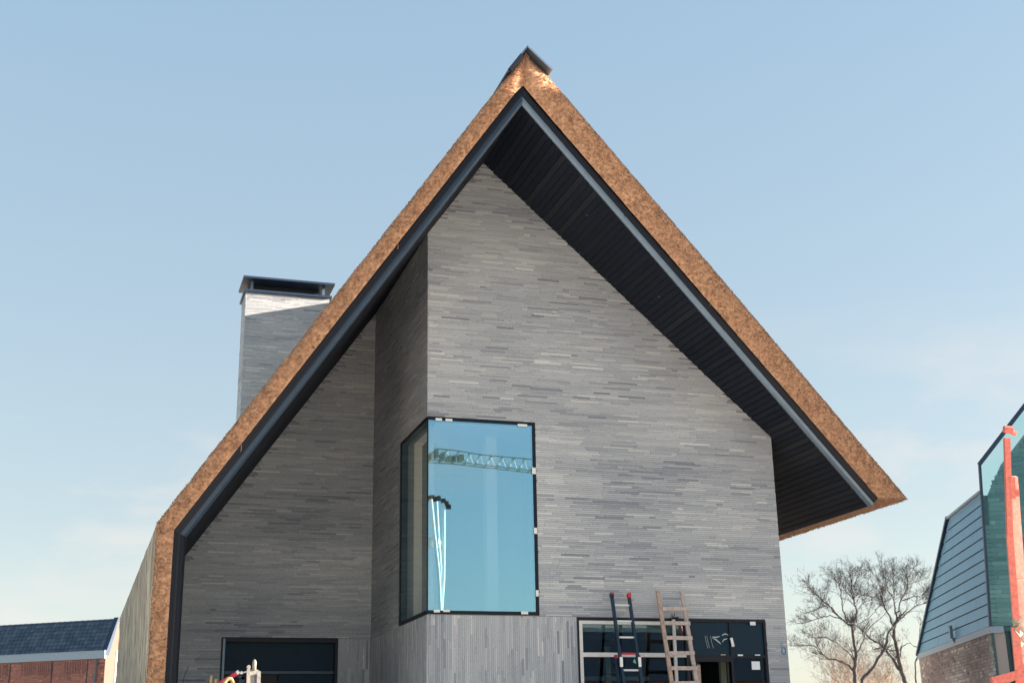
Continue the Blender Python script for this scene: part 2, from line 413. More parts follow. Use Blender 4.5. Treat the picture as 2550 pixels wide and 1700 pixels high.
# --- fascia strips swept along the verge
def sweep(name, prof, stations, material, parent, closed=True):
    """prof: list of (t, dy); stations: functions (t, dy) -> point"""
    q = MB(); n = len(prof)
    for st in stations:
        for t, dy in prof: q.v.append(tuple(st(t, dy))); q.t.append(.5)
    for i in range(len(stations)-1):
        for j in range(n):
            j2 = (j+1) % n; q.f.append((i*n+j, i*n+j2, (i+1)*n+j2, (i+1)*n+j))
    q.f.append(tuple(range(n))); k = (len(stations)-1)*n; q.f.append(tuple(k+j for j in reversed(range(n))))
    return q.build(name, material, parent, O)
stR = [lambda t, dy: pr(sr0(t), t, dy), lambda t, dy: pr(10.73, t, dy)]
stL = [lambda t, dy: pl(sl0(t), t, dy), lambda t, dy: pl(sl1(t), t, dy),
       lambda t, dy: Vector((xk(t), YV0+.216*sl1(0)+dy, .1))]
fasc = MB()
for st in (stR, stL):
    o1 = sweep('fascia', [(.118, .0), (.155, -.015), (.175, -.015), (.24, -.03), (.25, .10), (.118, .10)], st, M['black'], H)
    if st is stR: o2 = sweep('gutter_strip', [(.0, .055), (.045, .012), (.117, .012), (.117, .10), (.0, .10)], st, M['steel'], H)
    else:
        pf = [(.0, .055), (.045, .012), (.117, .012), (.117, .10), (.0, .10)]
        o2 = sweep('gutter_strip', pf, st[:2], M['steel2'], H)  # same metal as the right strip, its dimmer reflection put into a darker colour
        sweep('gutter_strip', pf, st[1:], M['black'], H)  # upright run of that strip, missing reflection put into the black
# --- thatch
def nz3(p, sc, seed=0): return noise.noise(Vector((p[0]*sc+seed, p[1]*sc, p[2]*sc)))
th = MB()
NT = 9
def face_grid(rows):
    k0 = len(th.v); n = len(rows[0])
    for r in rows:
        for p in r: th.v.append(tuple(p)); th.t.append(.5)
    for i in range(len(rows)-1):
        for j in range(n-1): th.f.append((k0+i*n+j, k0+i*n+j+1, k0+(i+1)*n+j+1, k0+(i+1)*n+j))
def edge_n(p): return .012*nz3(p, 3.1)+.006*nz3(p, 11)
def seam(p, f, tt):
    w = max(0, 1-f/.035)
    return p.lerp(Vector((XR+.075*tt, YV0-.07+.05*tt, 13.86+.73*tt)), w*w*(3-2*w)) if w > 0 else p
def vergeR(f, tt, tout=.85):
    tout = .87-.05*max(0, f-.5)*2
    t = .24+(tout-.24)*tt; s = sr0(t)+(sr1(t)-sr0(t))*f
    p = pr(s, t); bulge = -.09*math.sin(math.pi*min(1, tt*1.0))**.7 if 0 < tt < 1 else 0
    if tt == 1:
        e = edge_n(p); p = pr(s, t+e)
    p.y += bulge-.04+(.010*nz3(p, 6)+.006*nz3(p, 19)) + .10*max(0, tt-.8)/.2
    return seam(p, f, tt)
def pathL(f, t):
    """point along the left verge: 0..1 slope, 1..1.4 vertical"""
    if f <= 1: return pl(sl0(t)+(sl1(t)-sl0(t))*f, t)
    k = pl(sl1(t), t); return Vector((xk(t), YV0+.216*sl1(0)+.0, k.z+(0.05-k.z)*(f-1)/.5))
def vergeL(f, tt, tout=.55):
    t = .24+(tout-.24)*tt; p = pathL(f, t); bulge = -.03*math.sin(math.pi*tt)**.7 if 0 < tt < 1 else 0
    if tt == 1: p = pathL(f, t+edge_n(p))
    p.y += bulge-.04+(.010*nz3(p, 6)+.006*nz3(p, 19)) + .08*max(0, tt-.8)/.2
    return seam(p, f, tt)
NS = 300
rowsR = [[vergeR(i/NS, j/NT) for j in range(NT+1)] for i in range(NS+1)]
rowsL = [[vergeL(1.5*i/(NS*1.4), j/NT) for j in range(NT+1)] for i in range(int(NS*1.4)+1)]
face_grid(rowsR); face_grid([list(reversed(r)) for r in rowsL])
# right eave underside
NY = 60
eave = []
for i in range(NY+1):
    y = YV0+.1784*10.73+(YBACK-23.2)*i/NY; row = []
    for j in range(NT+1):
        p = vergeR(1, j/NT)
        if i > 0: p.y = y; p.z += .02*nz3(p, 4)+.01*nz3(p, 15)
        row.append(p)
    eave.append(row)
face_grid(eave)
roofv = th.build('thatch_edge', M['verge'], H, O, smooth=True)
th = MB()
# upper surfaces (right slope, left slope, left side)
def top_sheet(edge, keep):
    rows = []
    for e in edge:
        r = []
        for i in range(NY+1):
            f = (i/NY)**1.5; y = e.y+(YBACK-e.y)*f; p = Vector((e.x, y, e.z))
            if i: 
                d = (.03*nz3(p, 1.1)+.012*nz3(p, 4))*(.25 if abs(e.z-5.58) < .25 else 1); p += keep(e)*d
                p.x -= .0138*max(0, y-23.4)*min(1, max(0, (9.5-e.z)/3.9)) if e.x < 3.5 else 0
            r.append(p)
        rows.append(r)
    face_grid(rows)
top_sheet([r[-1] for r in rowsR[::2]], lambda e: Vector((sR, 0, cR)))
top_sheet([r[-1] for r in rowsL[::2]], lambda e: Vector((-sL, 0, cL)) if e.z > 5.7 else Vector((-1, 0, 0)))
# back gable
th.add([(XR+.07, YBACK, 14.5), (15.9, YBACK, 6.7), (XW, YBACK-.1, 6.5), (XW, YBACK-.1, 0), (.7, YBACK, 0), (.75, YBACK, 5.6)], [(0, 1, 2, 3, 4, 5)])
th.build('thatch', M['reed'], H, O, smooth=False)
# reed ends sticking out of the cut verge and along its edges
st = MB(); r_ = random.Random(5)
def stub(p, d, ln, w):
    d = d.normalized(); a = d.orthogonal().normalized()*w; b = d.cross(a)
    q = p+d*ln
    k = len(st.v); st.v += [tuple(p+a), tuple(p-a*.5+b*.87), tuple(p-a*.5-b*.87), tuple(q+a*.7), tuple(q-a*.35+b*.6), tuple(q-a*.35-b*.6)]; st.t += [.5]*6
    st.f += [(k, k+1, k+4, k+3), (k+1, k+2, k+5, k+4), (k+2, k, k+3, k+5), (k+3, k+4, k+5)]
for i in range(26000):
    left = r_.random() < .5; tt = r_.random()**.8
    f = r_.random()
    if left:
        p = vergeL(f*1.42, tt*.999+.0005); n = Vector((-.25*sL, -1, -.1))
    else:
        p = vergeR(f, tt*.999+.0005); n = Vector((.25, -1, -.35))
    n += Vector((r_.gauss(0, .3), r_.gauss(0, .2), r_.gauss(0, .3)))
    stub(p+Vector((0, .02, 0)), n, r_.uniform(.03, .055), r_.uniform(.004, .008))
for i in range(9000):
    left = r_.random() < .4; f = r_.random()
    if left: p = vergeL(f*1.42, 1.0); n = Vector((-.5, -.6, .3)) if f < .7 else Vector((-.8, -.6, 0))
    else: p = vergeR(f, 1.0); n = Vector((.45, -.5, .35))
    n += Vector((r_.gauss(0, .35), r_.gauss(0, .3), r_.gauss(0, .35)))
    stub(p-n.normalized()*.015, n, r_.uniform(.02, .04), r_.uniform(.004, .006))
for i in range(5000):
    y = r_.uniform(23.3, 33); tt = r_.random(); p = vergeR(1, tt); p.y = y
    stub(p+Vector((0, 0, .01)), Vector((r_.gauss(.3, .3), r_.gauss(0, .3), -1)), r_.uniform(.02, .045), .006)
o = new('reed_stubble', st.v, st.f, M['stub'], roofv, O); tag(o, kind='stuff')

# loose reeds hanging below the verge, soffit lamps
for (u, v) in ((981, 600), (990, 604), (1767, 745), (600, 1105)):
    p = at(u, v, Y=(22.0 if u > 900 else 22.8)); q = MB(); q.tube([p, p+Vector((.01, -.01, -.07)), p+Vector((.0, -.02, -.14))], .004, 4); q.build('loose_reed', M['stub'], roofv, O)
for s_, y_ in ((2.35, 22.6), (4.55, 22.95)):
    p = pr(s_, -.012, Y=y_); q = MB(); q.tube([p, p+Vector((-sR, 0, -cR))*.012], .022, 10); q.build('soffit_spot', M['zinc'], soff, O)
for k_ in (2.9, 5.9, 8.9):
    a = pr(k_, .0, .05); b = pr(k_, .118, .006); q = MB(); q.beam(a, b, .012, .004, up=(0, -1, 0)); q.build('strip_joint', M['black'], soff, O)
# ridge cap
rc = MB()
tip = Vector((7.165, 0, 14.70)); rdir = Vector((cR, 0, -sR)); ldir = Vector((-cL, 0, -sL)); th_ = .035
def cap_leg(d, n, ln, y0, y1, name, material):
    a = tip; poly = [a, a+d*ln, a+d*ln-n*th_, a-Vector((0, 0, th_*1.35))]
    q = MB(); q.prism([Vector((p.x, y0, p.z)) for p in poly], (0, y1-y0, 0)); return q.build(name, material, H, O)
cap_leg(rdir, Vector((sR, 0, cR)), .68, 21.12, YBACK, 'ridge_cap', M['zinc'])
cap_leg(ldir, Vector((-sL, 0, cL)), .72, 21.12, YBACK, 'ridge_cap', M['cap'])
q = MB(); a = tip+ldir*.27; b = tip+ldir*.71; n = Vector((-sL, 0, cL))
q.prism([Vector((p.x, 21.09, p.z)) for p in (a+n*.006, b+n*.006, b-n*.075, a-n*.075)], (0, .05, 0)); q.build('cap_end_plate', M['black'], H, O)

# --- chimney
CH = MB(); CX0, CX1, CY0, CY1, CZ = 3.46, 5.88, 36.0, 37.12, 14.50
cy = .012
CH.box((CX0+cy, CY0+cy, 7.5), (CX1-cy, CY1, CZ)); chim = CH.build('chimney', M['mortar'], H, O)
brickmesh('brick_field', fill(CX0, CX1, 8.5, CZ, lambda u, z: True, seed=41), lambda u, z, p: (u, CY0-p, z), 0, .02, M['brick'], chim, O, kind='stuff')
brickmesh('brick_field', fill(CY0, CY1, 8.5, CZ, lambda u, z: True, seed=42), lambda u, z, p: (CX0-p, u, z), 0, .02, M['brick'], chim, O, kind='stuff')
bx('coping', (CX0-.06, CY0-.07, CZ), (CX1+.06, CY1+.07, CZ+.07), M['cap'], chim, O)
q = MB()
for x in (CX0+.14, CX1-.20):
    for y in (CY0+.12, CY1-.16): q.box((x, y, CZ+.07), (x+.07, y+.07, CZ+.40))
q.build('cap_legs', M['steel'], chim, O)
q = MB(); q.box((CX0+.22, CY0+.45, CZ+.07), (CX1-.25, CY1-.3, CZ+.38)); q.build('flue_box', M['dark'], chim, O)
bx('chimney_cap', (CX0-.10, CY0-.13, CZ+.39), (CX1+.13, CY1+.12, CZ+.45), M['cap'], chim, O)

# --- corner window
fr = MB(); w0, w1, zb, zt = XC, 8.10, 4.164, 7.947; ft = .065
fr.box((w0-.004, YM-.015, zt-ft), (w1, YM+.14, zt)); fr.box((w0-.004, YM-.015, zb), (w1, YM+.14, zb+ft)); fr.box((w1-ft, YM-.014, zb+ft), (w1, YM+.14, zt-ft))
fr.box((w0-.012, YM+.14, zt-ft), (w0+.14, SY, zt)); fr.box((w0-.012, YM+.14, zb), (w0+.14, SY, zb+ft)); fr.box((w0-.011, SY-.10, zb+ft), (w0+.14, SY, zt-ft))
fr.box((w0-.003, YM-.006, zb+ft), (w0+.02, YM+.016, zt-ft))
cw = fr.build('corner_window', M['black'], H, O)
bx('glass_pane', (w0+.021, YM-.002, zb+ft+.001), (w1-ft-.001, YM+.006, zt-ft-.001), M['glass'], cw, O)
bx('glass_pane', (w0, YM+.018, zb+ft+.001), (w0+.008, SY-.101, zt-ft-.001), M['sideglass'], cw, O)
clips = [(6.05, 6.18, 7.87, 7.92), (6.25, 6.39, 7.87, 7.92), (7.73, 7.93, 7.85, 7.90), (8.01, 8.09, 6.90, 7.03), (8.02, 8.09, 5.72, 5.84), (8.03, 8.09, 4.52, 4.64),
         (6.02, 6.14, 4.19, 4.24), (6.20, 6.33, 4.20, 4.24), (7.73, 7.87, 4.18, 4.23)]
for a, b, c, d in clips: bx('glazing_clip', (a, YM-.035, c), (b, YM-.016, d), M['white'], cw, O, bevel=.006)
# room behind
rm = MB(); X0, X1, Y0, Y1 = XC+.30, 11.5, YM+.32, 30.5
rm.box((XC+.15, YM+.30, 3.9), (X1, Y1, 4.10)); rm.box((XC+.30, YM+.31, 8.0), (X1, Y1, 8.1))
rm.box((X0, 29.6, 4.1), (X1, 29.8, 8.0)); rm.box((9.6, YM+.31, 4.1), (9.8, 29.6, 8.0))
room = rm.build('room_shell', M['plaster'], H, O)
bx('inner_pier', (7.55, 25.6, 4.1), (7.78, 25.85, 8.0), M['plaster'], room, O)
bx('reveal_board', (XC+.16, 24.42, 4.25), (XC+.24, 24.62, 7.88), M['tan'], room, O)
bx('inner_lining', (XC+.285, 26.3, 4.11), (XC+.66, 26.5, 7.99), M['cream'], room, O)
bx('curtain', (XC+.25, 25.0, 4.25), (XC+.31, 25.45, 7.7), M['cloth'], room, O)

# --- ground floor glazing
gw = MB(); g0, g1, gt = 8.87, 12.90, 4.14
gw.box((g0, YM-.012, gt-.055), (g1, YM+.15, gt)); gw.box((g0, YM-.012, 0), (g0+.03, YM+.15, gt-.055)); gw.box((g1-.055, YM-.012, 0), (g1, YM+.15, gt-.055))
gw.box((12.085, YM-.008, 0), (12.135, YM+.12, gt-.055)); gw.box((12.135, YM-.004, 3.40), (12.845, YM+.12, 3.45))
gw.box((11.12, YM-.008, 0), (11.19, YM+.12, gt-.055)); gw.box((11.19, YM-.004, 3.32), (12.085, YM+.12, 3.45))
gl = gw.build('ground_window', M['black'], H, O)
bt = MB(); bt.box((g0+.03, YM-.02, 0), (g0+.095, YM+.03, gt-.06)); bt.box((g0+.095, YM-.02, gt-.125), (11.12, YM+.03, gt-.06)); bt.box((g0+.095, YM-.02, 3.40), (11.12, YM+.03, 3.48))
bt.build('batten_frame', M['batten'], gl, O)
pst = MB(); pst.box((10.84, YM-.06, 0), (10.90, YM-.022, 4.12)); pst.build('white_upright', M['batten'], gl, O)
q = MB(); q.beam((10.80, YM-.04, 4.13), (10.98, YM-.04, 4.16), .03); q.beam((10.86, YM-.04, 4.12), (10.84, YM-.05, 4.22), .012); q.beam((10.87, YM-.04, 4.12), (10.90, YM-.05, 4.24), .012)
q.build('clamp', M['black'], gl, O)
bx('glass_pane', (g0+.096, YM+.04, 3.481), (11.119, YM+.048, gt-.126), M['lowglass'], gl, O)
bx('glass_pane', (g0+.096, YM+.04, 0.05), (11.119, YM+.048, 3.399), M['lowglass'], gl, O)
bx('dark_panel', (11.191, YM+.02, 3.451), (12.084, YM+.05, gt-.056), M['dpanel'], gl, O)
bx('dark_panel', (12.136, YM+.02, 3.451), (12.844, YM+.05, gt-.056), M['dpanel'], gl, O)
bx('glass_pane', (12.136, YM+.04, .05), (12.844, YM+.048, 3.399), M['lowglass'], gl, O)
for a, b, c, d in [(12.55, 12.67, 4.03, 4.10), (12.23, 12.34, 3.43, 3.46), (12.61, 12.72, 3.44, 3.46), (11.86, 11.96, 3.445, 3.455)]:
    bx('glazing_clip', (a, YM-.03, c), (b, YM-.0125, d), M['white'], gl, O)
q = MB(); q.beam((12.105, YM-.03, 3.78), (12.14, YM-.03, 3.61), .055, .02, up=(0, 1, 0)); q.build('glazing_clip', M['white'], gl, O)
bx('paper_notice', (12.55, YM+.030, 3.17), (12.73, YM+.036, 3.33), M['paper'], gl, O)
q = MB()
ck = [[(11.72, 3.80), (11.80, 3.79), (11.88, 3.81)], [(11.72, 3.78), (11.80, 3.74), (11.85, 3.70), (11.90, 3.66)], [(11.93, 3.83), (12.0, 3.86), (12.07, 3.84)], [(11.93, 3.70), (11.97, 3.75), (12.04, 3.765)]]
for pts in ck: q.tube([(x, YM+.018, z) for x, z in pts], [.006]+[.013]*(len(pts)-2)+[.006], 5)
for x in (11.56, 11.60, 11.68): q.tube([(x, YM+.019, 3.82), (x+.02, YM+.019, 3.68), (x+.05, YM+.019, 3.58)], .003, 4)
q.build('chalk_scribble', M['chalk'], gl, O)
bx('door', (11.25, YM+.06, 0), (11.42, YM+.11, 3.31), M['black'], gl, O)
bx('plywood_edge', (11.34, YM-.004, 0), (11.41, YM+.059, 3.26), M['wood2'], gl, O)
dk = MB()
dk.box((8.6, 24.35, 0), (8.65, 29, 4.0)); dk.box((13.0, 24.35, 0), (13.05, 29, 4.0)); dk.box((8.6, 29, 0), (13.05, 29.1, 3.88)); dk.box((8.6, 24.30, 3.75), (13.05, 29, 3.88))
shell = dk.build('room_shell', M['dark'], H, O)
q = MB()
for x, y, w in ((9.1, 24.8, .16), (9.9, 25.2, .10), (12.3, 24.9, .12), (12.5, 25.0, .06)): q = MB(); q.box((x, y, 0), (x+w, y+.1, 3.7)); q.build('interior_post', M['khaki'], shell, O)
q = MB(); q.box((9.3, 25.6, 3.05), (11.0, 25.9, 3.13)); q.build('interior_shelf', M['fascia'], shell, O)

# --- garage door in the recess
gd = MB(); d0, d1, dz = 2.64, 5.16, 4.16
gd.box((d0, YR-.03, dz-.10), (d1, YR+.2, dz)); gd.box((d0, YR-.03, 0), (d0+.09, YR+.2, dz-.10)); gd.box((d1-.07, YR-.03, 0), (d1, YR+.2, dz-.10))
gar = gd.build('garage_door', M['black'], H, O)
bx('door_panel', (d0+.091, YR+.10, 3.46), (d1-.071, YR+.13, dz-.101), M['dpanel'], gar, O)
bx('transom', (d0+.091, YR+.04, 3.40), (d1-.071, YR+.14, 3.459), M['steel2'], gar, O)
bx('door_panel', (d0+.091, YR+.13, 0), (3.86, YR+.16, 3.399), M['black'], gar, O)
bx('door_panel', (3.90, YR+.10, 0), (d1-.071, YR+.13, 3.399), M['dpanel'], gar, O)
bx('jamb_strip', (d0+.03, YR-.045, 0), (d0+.075, YR-.031, dz-.03), M['steel'], gar, O)

# --- blue marks on the brick
q = MB(); c = Vector((13.265, YM-.012, 3.535))
q.tube([c+Vector((.045*math.cos(a), 0, .07*math.sin(a))) for a in np.linspace(2.4, 2.4-5.9, 16)], .009, 5)
q.tube([c+Vector((-.04, 0, .03)), c+Vector((-.05, 0, .13)), c+Vector((-.045, 0, .17))], .003, 4)
q.build('blue_mark', M['bluemark'], wall, O)
q = MB(); q.tube([(1.98, YR-.012, 3.55), (1.90, YR-.012, 3.35), (1.87, YR-.012, 3.1), (1.9, YR-.012, 2.8)], .008, 5); q.build('blue_mark', M['bluemark'], wall2, O)

# ------------------------------------------------------------------ ladders
def ladder_y(z, top, ytop=23.86, k=.25): return ytop-k*(top-z)
LO = (9.70, 22.75, 0)
la = thing('extension_ladder', 'navy extension ladder with silver rungs and red end caps leaning on the house', 'ladder', LO)
def rail(mb, x, z0, z1, top, w, d, dy=0): mb.beam((x, ladder_y(z0, top)+dy, z0), (x, ladder_y(z1, top)+dy, z1), w, d, up=(0, -1, 0))
T = 4.57
for x in (9.545, 9.905):
    q = MB(); rail(q, x, .05, 4.50, T, .045, .08); q.build('rail', M['navy'], la, LO)
    q = MB(); q.tube([(x-.03, ladder_y(4.55, T), 4.55), (x+.03, ladder_y(4.55, T), 4.55)], .052, 10); q.build('end_cap', M['red'] if x > 9.7 else M['navy'], la, LO)
    q = MB(); q.beam((x-.02, ladder_y(4.57, T)-.03, 4.585), (x+.025, ladder_y(4.57, T)-.03, 4.60), .05, .03); q.build('cap_tip', M['red'], la, LO)
for x in (9.49, 9.96):
    q = MB(); rail(q, x, .03, 3.36, T, .04, .08, .085); q.build('lower_rail', M['navy'], la, LO)
    bx('guide_bracket', (x+(.02 if x < 9.7 else -.075), ladder_y(3.25, T)-.06, 3.18), (x+(.075 if x < 9.7 else -.02), ladder_y(3.25, T)-.03, 3.36), M['alu'], la, LO)
    bx('lower_cap', (x-.02, ladder_y(3.36, T)+.04, 3.35), (x+.025, ladder_y(3.36, T)+.12, 3.41), M['red'], la, LO)
for i in range(14):
    z = 4.36-.31*i
    if z < .2: break
    q = MB(); y = ladder_y(z, T); q.tube([(9.565, y, z), (9.885, y, z)], .019, 8); q.build('rung', M['red'] if i == 3 else M['alu'], la, LO)
# a scrap of green film tied to the rail
q = MB(); q.prism([(9.83, ladder_y(3.3, T)-.02, 3.34), (9.79, ladder_y(3.3, T)-.02, 3.27), (9.86, ladder_y(3.3, T)-.02, 3.24)], (0, .006, 0)); q.build('green_tag', mat('green_film', (.12, .42, .30), .6), la, LO)

LW = (10.78, 22.7, 0)
lw = thing('wooden_ladder', 'weathered wooden ladder with flat nailed rungs leaning beside the glazed door', 'ladder', LW)
T2 = 4.66
for x in (10.52, 11.035):
    q = MB(); rail(q, x, 0.02, 4.66, T2, .072, .05); q.build('rail', M['wood2'] if x < 10.6 else M['wood'], lw, LW)
for i in range(16):
    z = 4.30-.285*i
    if z < .15: break
    y = ladder_y(z, T2)-.04
    q = MB(); e = random.uniform(-.012, .012); q.beam((10.535+e, y, z+random.uniform(-.008, .008)), (11.085+e, y, z+random.uniform(-.008, .008)), .03, .072); q.build('rung', M['wood'], lw, LW)

# ------------------------------------------------------------------ machine at the lower left
MO = (2.45, 21.95, 0)
mc = thing('mast_machine', 'dull white machine mast with a red hydraulic arm in front of the garage door', 'machine', MO)
q = MB(); q.tube([(2.51, 21.85, 3.0), (2.51, 21.85, 3.12), (2.51, 21.85, 3.155), (2.51, 21.85, 3.172)], [.034, .034, .026, .008], 10); q.build('mast_head', M['dull'], mc, MO, smooth=True)
q = MB(); q.prism([(2.44, 21.86, .9), (2.64, 21.86, .9), (2.62, 21.86, 2.98), (2.565, 21.86, 3.01), (2.44, 21.86, 3.01)], (0, .05, 0)); q.build('mast_plate', M['dull'], mc, MO)
bx('slot', (2.535, 21.84, 1.2), (2.56, 21.858, 2.94), M['slateline'], mc, MO)
q = MB(); q.beam((2.42, 21.85, .9), (2.42, 21.85, 3.05), .05, .05); q.tube([(2.42, 21.80, 3.05), (2.42, 21.92, 3.05)], .03, 8); q.build('side_bracket', M['dull'], mc, MO)
q = MB(); q.beam((1.99, 22.0, 2.80), (2.27, 21.92, 2.965), .05, .06); q.build('hydraulic_arm', M['red'], mc, MO)
q = MB(); q.tube([(2.25, 21.92, 2.96), (2.33, 21.90, 2.965), (2.42, 21.87, 2.985)], .011, 6); q.tube([(2.24, 21.90, 2.955), (2.275, 21.90, 2.985)], .032, 8); q.tube([(2.30, 21.88, 2.965), (2.33, 21.88, 2.965)], .026, 8); q.build('piston_rod', M['alu'], mc, MO)
q = MB(); q.tube([(2.03, 21.9, 2.70), (2.06, 21.9, 2.82), (2.10, 21.9, 2.865), (2.16, 21.9, 2.87), (2.19, 21.9, 2.82), (2.20, 21.9, 2.6)], .035, 8); q.build('hose', M['hose'], mc, MO, smooth=True)
q = MB(); q.beam((2.27, 21.95, 2.92), (2.40, 21.95, 2.86), .05); q.beam((2.24, 21.95, 2.7), (2.36, 21.95, 2.9), .05); q.beam((2.33, 21.95, 1.0), (2.33, 21.95, 2.86), .08); q.build('linkage', M['navy'], mc, MO)
q = MB(); q.tube([(1.86, 22.0, 2.55), (1.85, 22.0, 2.86), (1.855, 22.0, 2.93)], [.02, .022, .015], 7); q.tube([(1.93, 22, 2.5), (1.93, 22.0, 2.87)], [.045, .025], 7); q.build('lever', M['hose'], mc, MO)
q = MB(); q.box((1.7, 21.6, .35), (2.8, 22.4, .95)); q.beam((1.95, 22, .9), (2.0, 22, 2.8), .07); q.build('chassis', M['khaki'], mc, MO)
for x in (1.85, 2.65):
    for y in (21.55, 22.45):
        q = MB(); q.tube([(x, y-.1, .3), (x, y+.1, .3)], .3, 18); q.build('wheel', M['rubber'], mc, MO)

# ------------------------------------------------------------------ red boom lift, right edge
BO = (14.5, 18.4, 0)
bl = thing('boom_lift', 'red articulated boom lift raised beside the glass gabled house', 'boom lift', BO)
def P(u, v, D=21): return at(u, v, D=D)
top = P(2511, 1072); bot = P(2532, 1700)
q = MB(); q.beam(P(2507, 1090), P(2514, 1330), .09, .08); q.beam(P(2514, 1330), P(2530, 1545), .10, .09); q.beam(P(2528, 1560), P(2545, 1760), .12, .1); q.build('slim_arm', M['coral'], bl, BO)
q = MB(); q.beam(P(2519, 1186), P(2521, 1240), .08, .1); q.build('arm_end', M['coral'], bl, BO)
q = MB(); q.beam(P(2519, 1186, 21.2), P(2535, 1460, 21.2), .16, .16, w2=.2, h2=.2); q.build('upper_boom', M['coral_sunlit'], bl, BO)
q = MB(); q.beam(P(2536, 1440, 21.15), P(2566, 1760, 21.15), .26, .26); q.build('main_boom', M['coral_sunlit'], bl, BO)
q = MB(); q.beam(P(2522, 1217, 21.05), P(2523, 1234, 21.05), .16, .17); q.build('boom_collar', M['coral'], bl, BO)
q = MB(); q.tube([P(2500, 1068), P(2520, 1070)], .06, 10); q.beam(P(2510, 1070), P(2530, 1080), .06); q.build('boom_tip', M['coral'], bl, BO)
q = MB(); q.beam(P(2523, 1540), P(2540, 1546), .09); q.beam(P(2526, 1562), P(2540, 1580), .10, .12); q.beam(P(2530, 1592), P(2544, 1605), .09, .1); q.build('hinge_blocks', M['khaki'], bl, BO)
q = MB(); q.beam(P(2470, 1697), P(2560, 1672), .16, .14); q.build('cross_member', M['coral'], bl, BO)
q = MB(); c = P(2560, 1760, 21.15); q.box((c.x-.9, c.y-.7, .5), (c.x+1.3, c.y+.7, 1.4)); q.beam((c.x, c.y, 1.3), c, .35, .35); q.build('chassis', M['coral'], bl, BO)
for dx in (-.6, 1.0):
    for dy in (-.8, .8):
        q = MB(); q.tube([(c.x+dx, c.y+dy-.15, .45), (c.x+dx, c.y+dy+.15, .45)], .45, 20); q.build('wheel', M['rubber'], bl, BO)

# ------------------------------------------------------------------ slate-clad neighbour on the right
NO = (18.366, 24.157, 0); nrz = -math.radians(23.4)
nb = thing('slate_house', 'neighbouring house with blue slate side, brown brick base and teal glass gable', 'house', NO, nrz)
lean = .065
def ln_(z): return lean*(z-4.08)
ZS0, ZS1 = 4.0, 6.98
# brown brick base (side, faces -x)
q = MB(); q.box((.012, .05, 0), (.3, 8.1, 3.95)); q.build('base_wall', M['nmortar'], nb)
brickmesh('brick_field', fill(0, 8.1, 0, 3.95, lambda u, z: True, course=.072, lens=(.16, .23), gap=.012, seed=51), lambda u, z, p: (-p, u, z), 0, .02, M['nbrick'], nb, kind='stuff')
q = MB(); q.prism([(-.03, -.02, 3.95), (-.03, 8.12, 3.95), (-.03, 8.12, 4.09), (-.03, -.02, 4.09)], (.3, 0, 0)); q.build('pale_sill', M['fascia'], nb)
def far_edge(z): return 8.10+(3.45-8.10)*(z-4.09)/(ZS1-4.09)
rows = 12; dz = (ZS1-4.09)/rows
q = MB(); q.prism([(.03, .31, 4.09), (.03, 8.0, 4.09), (.03+ln_(ZS1), far_edge(ZS1)-.05, ZS1), (.03+ln_(ZS1), .31, ZS1)], (.25, 0, 0)); q.build('slate_backing', M['slateline'], nb)
for i in range(rows):
    z0 = 4.09+i*dz+.012; z1 = 4.09+(i+1)*dz-.012
    e0, e1 = far_edge(z0), far_edge(z1); cuts = [0]+sorted([1.15+(i % 2)*.9+2.1*j for j in range(4) if 1.15+(i % 2)*.9+2.1*j < e1-.2])
    cuts.append(None)
    for a, b in zip(cuts[:-1], cuts[1:]):
        b0, b1 = (e0, e1) if b is None else (b-.006, b-.006)
        q = MB(); q.prism([(ln_(z0)-.012, a+.006, z0), (ln_(z0)-.012, b0, z0), (ln_(z1), b1, z1), (ln_(z1), a+.006, z1)], (.03, 0, 0)); q.build('slate_panel', M['slate'], nb)
q = MB(); q.beam((ln_(4.1)-.02, 8.12, 4.06), (ln_(ZS1)-.02, far_edge(ZS1)+.02, ZS1+.06), .07, .10, up=(-1, 0, 0)); q.build('verge_trim', M['cap'], nb)
q = MB(); q.beam((ln_(ZS1)-.03, -.01, ZS1+.03), (ln_(ZS1)-.03, far_edge(ZS1)-.05, ZS1+.03), .09, .05); q.build('eaves_trim', M['fascia'], nb)
q = MB(); q.beam((-.09, 3.40, 4.42), (-.09, 3.40, 4.12), .07, .10); q.beam((-.05, 3.40, 4.12), (-.02, 3.38, 4.03), .05, .06); q.build('vent_outlet', M['steel'], nb)
# brick gable front (faces -y) behind a glass screen
GW = 11.0; sl_ = (8.85-7.61)/(1.33-.23)
def gz(x): return min(7.61+sl_*(x-.23), 7.61+sl_*(GW-.23-x))
q = MB(); apex = gz(GW/2)
inn = .55
def gz2(x): return min(gz(x)-.55, 6.6+3*max(0, x-.25))
poly = [(.08, .17, 0), (GW-.1, .17, 0), (GW-.1, .17, gz(GW-.2)-.5)]+[(x, .17, max(4, gz2(x) if x < GW/2 else gz(x)-.55)) for x in np.linspace(GW-.6, .35, 24)]+[(.30, .17, 6.35)]
q.prism(poly, (0, .3, 0)); nf = q.build('gable_wall', M['mortar'], nb)
brickmesh('brick_field', clipl(lambda z: max(.035+.068*(z-4.08), .32 if z > 6.34 else 0, .25+(z-6.6)/3, .25+(z-7.02)/sl_), .03, 5.0, 4.1, 13.5, lambda u, z: True, seed=61, course=.10, gap=.012, lens=(.3, .7)), lambda u, z, p: (u, .155-p, z), 0, .02, M['nfront'], nf, kind='stuff')
q = MB(); 
q.prism([(0+ln_(4.1), -.02, 4.10), (GW, -.02, 4.10), (GW-.23, -.02, 7.61), (GW/2, -.02, apex), (.23, -.02, 7.61)], (0, .02, 0)); q.build('glass_screen', M['teal'], nb)
